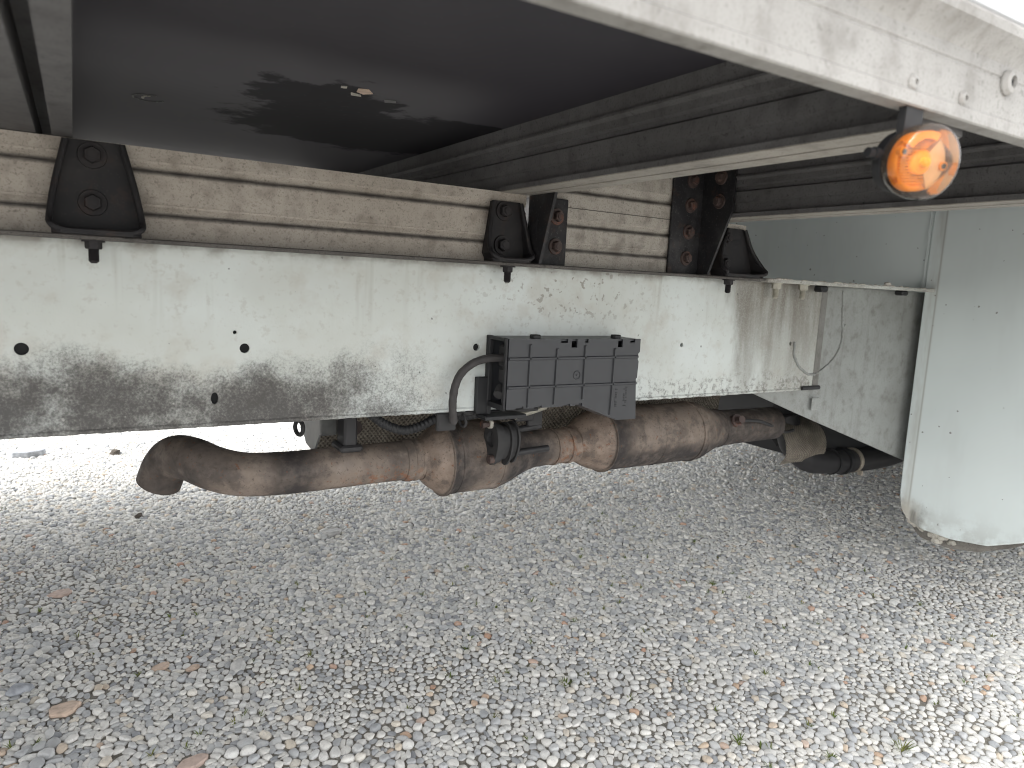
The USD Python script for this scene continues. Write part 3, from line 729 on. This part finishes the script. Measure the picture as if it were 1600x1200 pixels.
m1 = [(.4560, .0318), (.4600, .0345), (.4640, .0395), (.4700, .0450), (.4770, .0500), (.4840, .0545), (.4885, .0580), (.4890, .0612), (.4935, .0618), (.4945, .0600), (.4990, .0585), (.5060, .0582), (.5066, .0592), (.5090, .0592), (.5096, .0584), (.5800, .0584), (.5806, .0594), (.5840, .0594), (.5846, .0580), (.5950, .0560), (.6120, .0500), (.6300, .0425), (.6480, .0362), (.6600, .0335)]
part('silencer', revolve_x(m1, EY, EZ - .002), 'exhaust', 'first rusty silencer, its end cone seamed to a round can', exh, 18)
part('neck_pipe', revolve_x([(.6500, .0332), (.7060, .0312), (.7064, .0330), (.7100, .0334), (.7114, .0312), (.7360, .0306), (.7366, .0326), (.7400, .0330), (.7420, .0330), (.7440, .0312), (.7620, .0308)], EY, EZ - .001), 'exhaust', 'narrow rusty pipe between the silencers with pressed beads', exh, 18)
m2 = [(.7560, .0312), (.7600, .0345), (.7680, .0410), (.7790, .0470), (.7920, .0520), (.8040, .0552), (.8120, .0566), (.8126, .0604), (.8170, .0608), (.8180, .0592), (.8230, .0580), (.8300, .0580), (.9300, .0584), (.9306, .0591), (.9335, .0591), (.9341, .0584), (1.0300, .0582), (1.0306, .0606), (1.0350, .0608), (1.0362, .0590), (1.0450, .0582), (1.0462, .0590), (1.0480, .0588), (1.0580, .0560), (1.0780, .0490), (1.1000, .0420), (1.1200, .0385), (1.1206, .0396), (1.1240, .0396), (1.1246, .0378), (1.1650, .0365), (1.2400, .0355), (1.3000, .0355)]
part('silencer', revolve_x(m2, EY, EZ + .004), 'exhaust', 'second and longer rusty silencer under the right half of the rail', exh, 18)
sen = part('exhaust_sensor', cat_([cyl((1.145, .972, .372), (-.15, -.72, .25), .013, .012, 20), cyl((1.143, .964, .375), (-.15, -.72, .25), .0085, .018, 6)]), 'bolt', 'sensor screwed into the silencer outlet', exh)
part('sensor_lead', tube(catmull([(1.142, .952, .377), (1.20, .955, .372), (1.27, .97, .352), (1.335, .99, .332), (1.39, 1.01, .328)], 8), .0034, 10), 'rubber', 'black lead running from the sensor', truck)
# heat shield above and behind the pipe
def shield(x0, x1, P, name, lab, par):
    q = catmull([(0, a, b) for a, b in P], 6); V = []; xs = np.linspace(x0, x1, 40)
    for x in xs:
        w = .002 * math.sin(x * 60)
        V += [(x, p[1] + w, p[2]) for p in q]
    V = np.array(V); n_, k = len(q), len(xs); i = np.arange(n_ * k).reshape(k, n_)
    f = np.stack([i[:-1, :-1], i[:-1, 1:], i[1:, 1:], i[1:, :-1]], -1).reshape(-1, 4)
    m = trimesh.Trimesh(*[V, np.vstack([f[:, [0, 1, 2]], f[:, [0, 2, 3]]])], process=False)
    o = m.copy(); o.vertices += [0, .0012, .0006]; o.invert()
    return part(name, cat_([m, o]), 'shield', lab, par, True)
hs = shield(.312, 1.22, [(1.088, .335), (1.086, .37), (1.080, .41), (1.065, .440), (1.03, .458), (.97, .462)], 'heat_shield', 'embossed metal heat shield behind the exhaust', truck)
part('shield_washer', cat_([cyl((.378, 1.0825, .388), (0, -1, .12), .0115, .003, 24), cyl((.378, 1.0805, .388), (0, -1, .12), .0055, .005, 6)]), 'bolt', None, hs)
hb = part('hanger_bracket', cat_([prism(Polygon([(1.00, .452), (1.105, .452), (1.105, .40), (1.07, .372), (1.03, .366), (1.0, .40)]), .003, 'yz', .296), bx(.299, .330, 1.02, 1.05, .392, .447, .003)]), 'greymetal', 'grey sheet bracket carrying the exhaust hanger')
part('rubber_ring', (lambda m: (m.apply_transform(axis_to((1, .3, 0))), m.apply_translation((.272, 1.02, .408)), m)[2])(trimesh.creation.torus(.0105, .0032, 28, 10)), 'rubber', 'black rubber hanger ring', hb)
part('hanger_block', cat_([bx(.325, .345, .975, 1.01, .384, .445, .003), bx(.318, .352, .970, 1.015, .3765, .387, .003)]), 'dark', 'dark bolted hanger block over the tailpipe', hb)
# clamp and rubber mount at the gap between the silencers
EYH = .935
def pear(k, dz=0.0):
    t = np.linspace(0, 2 * np.pi, 32, endpoint=False)
    return Polygon(np.column_stack([EYH + k * (.0225 + .004 * np.sin(t)) * np.cos(t), .381 + dz + k * .034 * np.sin(t)]))
hg = part('rubber_mount', cat_([prism(pear(1.0).difference(Point(EYH, .388).buffer(.0125)), .007, 'yz', .547), prism(pear(.93), .007, 'yz', .5545),
    prism(pear(.80), .010, 'yz', .562), prism(pear(1.02, -.002), .0035, 'yz', .5725), prism(pear(.85), .008, 'yz', .5765), prism(pear(1.0), .003, 'yz', .585)]), 'rubber', 'dark rubber exhaust mount between thin plates', None, 20)
part('mount_arm', cat_([cyl((.588, EYH - .012, .366), (1, .05, .02), .0055, .062, 14), cyl((.588, EYH + .006, .398), (1, 0, .08), .0055, .055, 14)]), 'dark', 'steel rods of the exhaust mount', hg)
part('mount_screw', cat_([cyl((.552, EYH, .412), (-1, 0, .02), .0045, .018, 14), cyl((.536, EYH, .4125), (-1, 0, .02), .0062, .007, 6)]), 'bolt', 'screw of the exhaust mount', hg)
part('screw_sleeve', cyl((.5478, EYH, .4120), (-1, 0, .02), .0066, .006, 18), 'ceramic', 'white sleeve on the mount screw', hg)
part('mount_nut', cat_([cyl((.5475, EYH - .008, .358), (-1, 0, 0), .0068, .008, 16)]), 'bolt', None, hg)
part('mount_bracket', cat_([bx(.500, .600, .885, .945, .4395, .4445, .001), bx(.585, .620, .925, .945, .415, .440, .002), bx(.612, .640, .93, .94, .405, .440, .002)]), 'dark', 'dark bracket between the rail and the exhaust mount', hg)
part('threaded_rod', tube(catmull([(.582, .925, .424), (.615, .925, .431), (.64, .925, .437)], 8), .0048, 12), 'zinc', 'pale threaded rod of the exhaust mount', hg)

# control box on the rail
BY = .822
X0, X1, Z1, Z0 = .503, .738, .556, .4575
front = Polygon([(X0, Z0), (X0, Z1), (X1 + .002, Z1), (X1 + .002, .536), (X1 - .001, .533), (X1 - .001, .524), (X1 + .001, .521), (X1, .496), (X1 - .002, .494), (X1 + .003, .431), (.703, .431), (.632, Z0)])
for nx, nz, nw, nh in ((.538 + .076, .550, .010, .013), (.700, .5495, .009, .012)):
    front = front.difference(sbox(nx - nw / 2, nz - nh / 2, nx + nw / 2, nz + nh / 2))
for nx, w in ((.596, .012), (.636, .006), (.724, .010)): front = front.difference(sbox(nx - w / 2, Z1 - .0055, nx + w / 2, Z1 + .01))
for nx in (.525, .556, .606, .628): front = front.difference(sbox(nx - .0065, Z0 - .01, nx + .0065, Z0 + .0035))
cb = part('control_box', cat_([prism(front, .003, 'xz', BY),
    bx(X0, X1, BY + .003, .8785, Z1 - .0035, Z1 - .0003, .0005), bx(X0 + .004, .632, BY + .003, .8785, Z0 + .0005, Z0 + .0035, .0005),
    prism(Polygon([(.632, Z0), (.703, .431), (.741, .431), (.741, .434), (.7035, .434), (.6325, Z0 + .003)]), .052, 'xz', BY + .003),
    bx(X1 - .004, X1 - .0005, BY + .003, .8785, .434, Z1 - .004),
    bx(X0, X1, .8745, .8785, Z0 + .004, Z1 - .004)]), 'plastic', 'dark grey plastic control box with a ribbed cover on the rail', None, 20)
ribs = []
def rib(p, q, w=.0027, d=.0026):
    p, q = np.array(p), np.array(q); u = (q - p) / np.linalg.norm(q - p); nn = np.array([-u[1], u[0]])
    base = [p + nn * w, q + nn * w, q - nn * w, p - nn * w]; P = [(a[0], BY + .001, a[1]) for a in base]
    P += [(a[0], BY - d, a[1]) for a in (p + nn * w * .45 + u * .001, q + nn * w * .45 - u * .001, q - nn * w * .45 - u * .001, p - nn * w * .45 + u * .001)]
    return trimesh.convex.convex_hull(np.array(P))
for pq in (((.503, .5285), (.737, .5285)), ((.503, .4885), (.737, .4875)), ((.538, .549), (.538, .459)), ((.584, .543), (.583, .461)), ((.634, .547), (.634, .466)), ((.690, .5425), (.6885, .440))):
    part('rib', rib(*pq), 'plastic', None, cb)
part('round_boss', cat_([(lambda m: (m.apply_transform(axis_to((0, -1, 0))), m.apply_translation((.6215, BY - .0002, .503)), m)[2])(trimesh.creation.torus(.006, .0008, 28, 8)), cyl((.6215, BY, .503), (0, -1, 0), .0011, .0012, 10)]), 'plastic', None, cb)
mk = np.random.default_rng(5); ms = []
for i in range(12):
    z = .481 - i * .0026
    for (xa, xb) in ((.696, .701), (.712, .716), (.7165, .720)):
        if mk.random() < .75: ms.append(bx(xa + mk.uniform(0, .001), xb - mk.uniform(0, .0015), BY - .0006, BY + .0004, z, z + .0013))
part('moulded_marking', cat_(ms), 'black', 'illegible moulded marking on the box cover', cb, False)
for lx in (.553, .700): part('lid_latch', bx(lx - .006, lx + .006, BY + .006, BY + .018, Z1 - .001, Z1 + .0055, .0012), 'black', None, cb)
part('box_frame', cat_([bx(X0 - .004, X0 - .0005, BY + .001, BY + .007, Z0 - .002, Z1 + .001, .001), bx(X0 - .004, X0 + .003, .868, .8788, Z0 - .018, Z1 + .001, .001), bx(X0 - .004, X0 - .0005, BY + .007, .868, Z1 - .004, Z1 + .001, .0005), bx(X0 - .004, X0 - .0005, BY + .007, .868, Z0 - .002, Z0 + .006, .0005), bx(X0 - .020, X0 + .004, .8700, .8795, Z0 - .014, .497, .001), bx(X0 - .016, .556, .850, .8790, Z0 - .020, Z0 - .014, .001)]), 'black', 'black mounting frame at the open end of the control box', cb)
part('connector', cat_([bx(.512, .535, .835, .866, .513, .545, .003), bx(.509, .532, .838, .860, .490, .514, .004), cyl((.510, .848, .484), (-.6, -.5, -.6), .008, .014, 16)]), 'rubber', 'plugs inside the open end of the control box', cb)
part('plug_seal', cat_([cyl((.5085, .846, .478), (1, 0, -.4), .0075, .010, 18), cyl((.512, .846, .467), (1, 0, 0), .006, .014, 18)]), 'greymetal', None, cb)
# cables
hl = catmull([(.512, .850, .527), (.488, .855, .5255), (.468, .858, .519), (.451, .860, .505), (.4425, .860, .488), (.4400, .861, .468), (.4420, .864, .452), (.4480, .872, .434)], 8)
rr = .0052 + .0009 * meshkit.fbm(np.column_stack([np.arange(len(hl)) * .6, np.zeros(len(hl)), np.zeros(len(hl))]), 2, 2)
part('wiring_cable', tube(hl, rr, 14), 'sheath', 'thick taped cable looping from the control box down the rail')
lm = catmull([(.335, .925, .450), (.352, .925, .436), (.370, .922, .424), (.392, .918, .417), (.415, .915, .421), (.438, .910, .432), (.458, .900, .437), (.480, .896, .4365), (.505, .896, .440), (.53, .90, .442)], 16)
part('corrugated_conduit', tube(lm, 0.0066 + .0006 * np.sin(np.arange(len(lm)) * 1.6), 14), 'black', 'corrugated wiring conduit under the edge of the rail')
cl = []
for x in (.436, .452, .470):
    m = trimesh.creation.torus(.0098, .0022, 22, 8); m.apply_transform(axis_to((1, .1, .2))); m.apply_translation((x, .888, .433)); cl.append(m)
cl.append(bx(.430, .500, .884, .902, .4395, .4470, .002)); cl.append(bx(.425, .455, .876, .884, .421, .447, .002))
part('cable_clip', cat_(cl), 'rubber', 'black cable clips below the rail beside the control box')

# piping in front of the cab, low behind the side plate
def PT(x, y, z): return (x, y, z)
fp = part('coolant_pipe', tube(catmull([(1.52, 1.13, .33), (1.53, 1.11, .262), (1.555, 1.09, .230), (1.60, 1.085, .216), (1.70, 1.085, .207), (1.80, 1.085, .203), (1.95, 1.085, .208), (2.2, 1.085, .25)], 8), .031, 22), 'dark', 'dark bent pipe running under the cab')
part('pipe_clamp', cat_([cyl((1.745, 1.085, .2055), (1, 0, 0), .0335, .013, 32), bx(1.748, 1.755, 1.05, 1.062, .172, .184)]), 'clamp', 'bright hose clamp on the dark pipe', fp)
part('clamp_band', cyl((1.70, 1.085, .2075), (1, 0, 0), .036, .016, 32), 'black', None, fp)
part('clamp_band', cyl((1.655, 1.085, .2115), (1, 0, 0), .035, .006, 32), 'black', None, fp)
part('underbody_box', cat_([bx(1.62, 2.5, 1.10, 1.75, .20, .42, .03), bx(1.52, 1.70, 1.14, 1.55, .24, .44, .03)]), 'black', 'dark underbody block behind the pipe')
sh = shield(1.44, 1.60, [(1.075, .225), (1.06, .25), (1.065, .285), (1.09, .312), (1.15, .325)], 'pipe_shield', 'embossed heat shield round the end of the dark pipe', truck)

# cab rear wall
def rounded_panel(outline, xf, depth, rad, n=220, steps=7):
    """A panel facing -x whose rim curves back with the given radius. outline: (y, z) points."""
    pl = Polygon(outline); L_ = pl.exterior
    t = np.linspace(0, L_.length, n, endpoint=False); P = np.array([L_.interpolate(s).coords[0] for s in t])
    T = np.roll(P, -1, 0) - np.roll(P, 1, 0); T /= np.linalg.norm(T, axis=1, keepdims=True)
    N = np.column_stack([T[:, 1], -T[:, 0]])
    if not pl.exterior.is_ccw: N = -N
    rings = [np.column_stack([np.full(n, xf + depth), P])]
    for k in range(steps + 1):
        a = np.pi / 2 * k / steps; d = rad * (1 - np.cos(a)); xx = xf + rad * (1 - np.sin(a))
        rings.append(np.column_stack([np.full(n, xx), P - N * d]))
    V = np.vstack(rings); F = []
    for k in range(len(rings) - 1):
        for j in range(n):
            a, b = k * n + j, k * n + (j + 1) % n
            F += [(a, b, b + n), (a, b + n, a + n)]
    q = rings[-1][:, 1:]; v2, f2 = trimesh.creation.triangulate_polygon(Polygon(q).buffer(0), engine='earcut')
    cap = trimesh.Trimesh(np.column_stack([np.full(len(v2), xf), v2]), f2, process=False)
    m = trimesh.Trimesh(V, F, process=False); m = cat_([m, cap]); m.merge_vertices(); m.fix_normals()
    return m
low = [(.866, 1.2), (.866, .70), (.865, .66), (.863, .30), (.861, .20), (.855, .165), (.838, .143), (.80, .130), (.74, .128), (.67, .138), (.61, .165), (.55, .20), (.45, .235), (.30, .25), (.30, 1.2)]
cw = part('cab_corner_panel', rounded_panel(low, 1.600, .10, .022), 'cab', 'white rear corner panel of the cab with a rounded lower edge')
band = Polygon(low).difference(Polygon(low).buffer(-.026)).intersection(sbox(.32, .05, .9, 1.18)).buffer(-.002).buffer(.002)
band = max(band.geoms, key=lambda g: g.area) if hasattr(band, 'geoms') else band
part('panel_lip', rounded_panel(list(band.exterior.coords)[:-1], 1.5915, .012, .004, 260, 4), 'cab', 'raised band along the inner edge of the cab corner', cw)
part('corner_seam', bx(1.596, 1.606, .868, .876, .6625, 1.2, .002), 'cab', 'narrow vertical seam strip on the cab wall', cw)
part('sill_foot', rounded_panel([(.845, .155), (.840, .118), (.82, .100), (.76, .096), (.70, .108), (.64, .138), (.60, .165), (.60, .21), (.80, .19)], 1.618, .2, .012, 120), 'grime', 'grimy underside of the cab sill', cw)
r_ = np.random.default_rng(23); ms = []
for _ in range(46):
    t = r_.uniform(0, 1); m = pebble_shape(int(r_.integers(1e5)), 1, 2.2, .5); q = r_.uniform(.003, .010); m.apply_scale((q * .7, q, q * .8)); m.apply_translation((1.612 + r_.uniform(-.006, .01), .843 - .10 * t**1.5, .150 - .036 * t**.6 + r_.uniform(-.010, .008))); ms.append(m)
part('dried_mud', cat_(ms), 'ceramic', 'pale crumbly mud caked on the corner of the sill', cw, True).SetCustomDataByKey('kind', 'stuff')
part('cab_back_wall', bx(1.603, 1.63, .8775, 2.28, .6640, 1.2), 'cab', 'flat white back wall of the cab above the rail')
part('cab_shell', bx(1.71, 3.3, .30, 2.29, .40, 2.1, .05), 'cab', 'white cab of the truck')
part('undertray', bx(1.98, 3.3, .56, 2.0, .19, .398, .02), 'black', 'unseen tray added under the cab to darken the ground')  # added out of view to keep light off the ground here
for xx in (2.75, -1.35):
    for yy in (.36, 2.03):
        w = revolve_z([(.10, 0), (.20, .0), (.215, .03), (.31, .015), (.33, .04), (.33, .17), (.31, .195), (.20, .19)], 48); w.apply_transform(axis_to((0, 1, 0))); w.apply_translation((xx, yy, .332))
        part('wheel', w, 'black', 'front wheel' if xx > 0 else 'rear wheel')
part('rear_axle', cyl((-1.35, .56, .332), (0, 1, 0), .05, 1.47, 20), 'dark', 'rear axle')

# near side of the body: side rail with rivets, wall above
prof_ = [(.2830, .7625), (.2818, .7635), (.2818, .7715), (.2830, .7730), (.2830, .7985), (.2838, .7992), (.2838, .8004), (.2830, .8012), (.2830, .8095), (.2800, .8135), (.2735, .819), (.2695, .8225), (.2690, .828), (.2725, .8320), (.2780, .8330), (.318, .8330), (.318, .815), (.2950, .812), (.2960, .7625)]
sr = part('side_rail', sweep_profile(prof_, -2.9, 1.575), 'side', 'pale weathered alloy side rail along the edge of the box body')
for rx, rz in ((.474, .7765), (.537, .7770), (-.2, .777), (-.9, .777)):
    d = revolve_z([(.0052, 0), (.0052, .0008), (.0040, .0024), (.0020, .0031), (.0019, .0016), (0, .0016)], 24); d.apply_transform(axis_to((0, -1, 0))); d.apply_translation((rx, .2830, rz)); part('rivet', d, 'side', None, sr)
d = revolve_z([(.0090, 0), (.0092, .0015), (.0075, .0045), (.0045, .0055), (.0040, .0020), (0, .0020)], 30); d.apply_transform(axis_to((0, -1, 0))); d.apply_translation((.594, .2828, .7975))
sc_ = part('screw_head', d, 'side', 'larger domed screw head on the side rail', sr)
part('screw_socket', cyl((.594, .2810, .7975), (0, -1, 0), .0036, .0014, 6), 'hole', None, sc_)
part('side_wall', bx(-2.9, 1.575, .2740, .3130, .8332, 2.85, .002), 'body', 'white side wall of the box body')
part('far_side_wall', bx(-2.9, 1.575, 2.305, 2.335, .76, 2.85), 'body', 'white far side wall of the box body')
part('body_roof', bx(-2.9, 1.575, .326, 2.304, 2.82, 2.85), 'body', 'roof of the box body')
part('body_end', bx(1.550, 1.575, .326, 2.304, .863, 2.819), 'body', 'front wall of the box body')
part('rear_door', bx(-2.9, -2.875, .326, 2.304, .863, 2.819), 'body', 'rear door of the box body')
part('chassis_rail', bx(-2.8, 1.6, 1.70, 1.76, FB, .66), 'rail', 'far chassis rail')
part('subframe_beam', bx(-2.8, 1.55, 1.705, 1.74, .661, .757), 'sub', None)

# amber marker lamp under the side rail
LC = np.array([.4850, .2680, .7255]); LN = np.array([-.273, -.948, -.145]); LN /= np.linalg.norm(LN)
def on_lamp(m): m.apply_transform(axis_to(LN)); m.apply_translation(LC); return m
lamp = part('marker_lamp', on_lamp(revolve_z([(.0175, -.034), (.0205, -.033), (.0215, -.027), (.0215, -.0245), (.0, -.0245)], 40, False)), 'black', 'round amber marker lamp hanging below the side rail')
def lamp_roll():
    T = axis_to(LN)[:3, :3]; r = T.T @ RT
    return math.atan2(r[1], r[0])
ROLL = lamp_roll()
R_ = .0245
lp = [(.0205, -.0240), (.0225, -.021)] + [(R_, -.014), (R_, -.006)] + [(R_ - .006 * (1 - math.cos(a)), -.006 + .006 * math.sin(a)) for a in np.linspace(.15, 1.45, 8)] + [(.012, .0012), (0, .0018)]
part('lens', on_lamp(revolve_z(lp, 56, False)), 'lens', 'clear amber lens of the marker lamp', lamp, True)
part('reflector', on_lamp(revolve_z([(.0195, -.0195), (.0190, -.012), (.0150, -.0150), (.010, -.017), (0, -.0175)], 40, False)), 'amber', None, lamp, True)
rs = []
for k in range(15):
    m = bx(-.0165, .0050, -.0004, .0004, -.0165, -.0118); m.apply_translation((0, (k - 7) * .0019, 0)); rs.append(m)
rs = cat_(rs); rs.apply_transform(trimesh.transformations.rotation_matrix(ROLL, (0, 0, 1)))
part('reflector_ribs', on_lamp(rs), 'amber', None, lamp)
def sector(a0, a1, r0, r1, z0, z1):
    t = np.linspace(a0, a1, 14) + ROLL
    return prism(Polygon(np.vstack([np.column_stack([r1 * np.cos(t), r1 * np.sin(t)]), np.column_stack([r0 * np.cos(t), r0 * np.sin(t)])[::-1]])), z1 - z0, 'xy', z0)
part('pale_reflector', on_lamp(sector(-1.15, .85, .0080, .0196, -.016, -.0112)), 'paleamber', 'pale part of the lamp reflector', lamp)
part('upper_reflector', on_lamp(sector(1.1, 2.5, .0150, .0200, -.015, -.0075)), 'amberdeep', None, lamp)
part('bulb_holder', on_lamp(revolve_z([(.0085, -.016), (.0085, -.0115), (.0065, -.0095), (0, -.009)], 28)), 'amber', None, lamp, True)
bu = trimesh.creation.icosphere(subdivisions=2, radius=.0034); bu.apply_translation((0, 0, -.0075))
part('bulb', on_lamp(bu), 'bulb', None, lamp, True)
for a in (-.15, 2.75):
    a += ROLL
    part('lens_screw', on_lamp(cyl((.0178 * math.cos(a), .0178 * math.sin(a), -.014), (0, 0, 1), .0030, .0045, 16)), 'amberdeep', None, lamp)
    part('screw_hole', on_lamp(cyl((.0178 * math.cos(a), .0178 * math.sin(a), -.0094), (0, 0, 1), .0019, .0004, 16)), 'hole', None, lamp)
part('lamp_bracket', cat_([trimesh.convex.convex_hull(np.array([(.474, .2845, .7622), (.494, .2845, .7622), (.474, .290, .7622), (.494, .290, .7622), (.484, .2915, .7280), (.504, .2915, .7280), (.484, .2965, .7280), (.504, .2965, .7280)])), cyl((.491, .297, .7310), (-.62, .10, .06), .0042, .024, 16), cyl((.472, .3000, .7325), (-.7, .1, .06), .0032, .010, 14)]), 'black', 'black bracket and plug of the marker lamp', lamp)
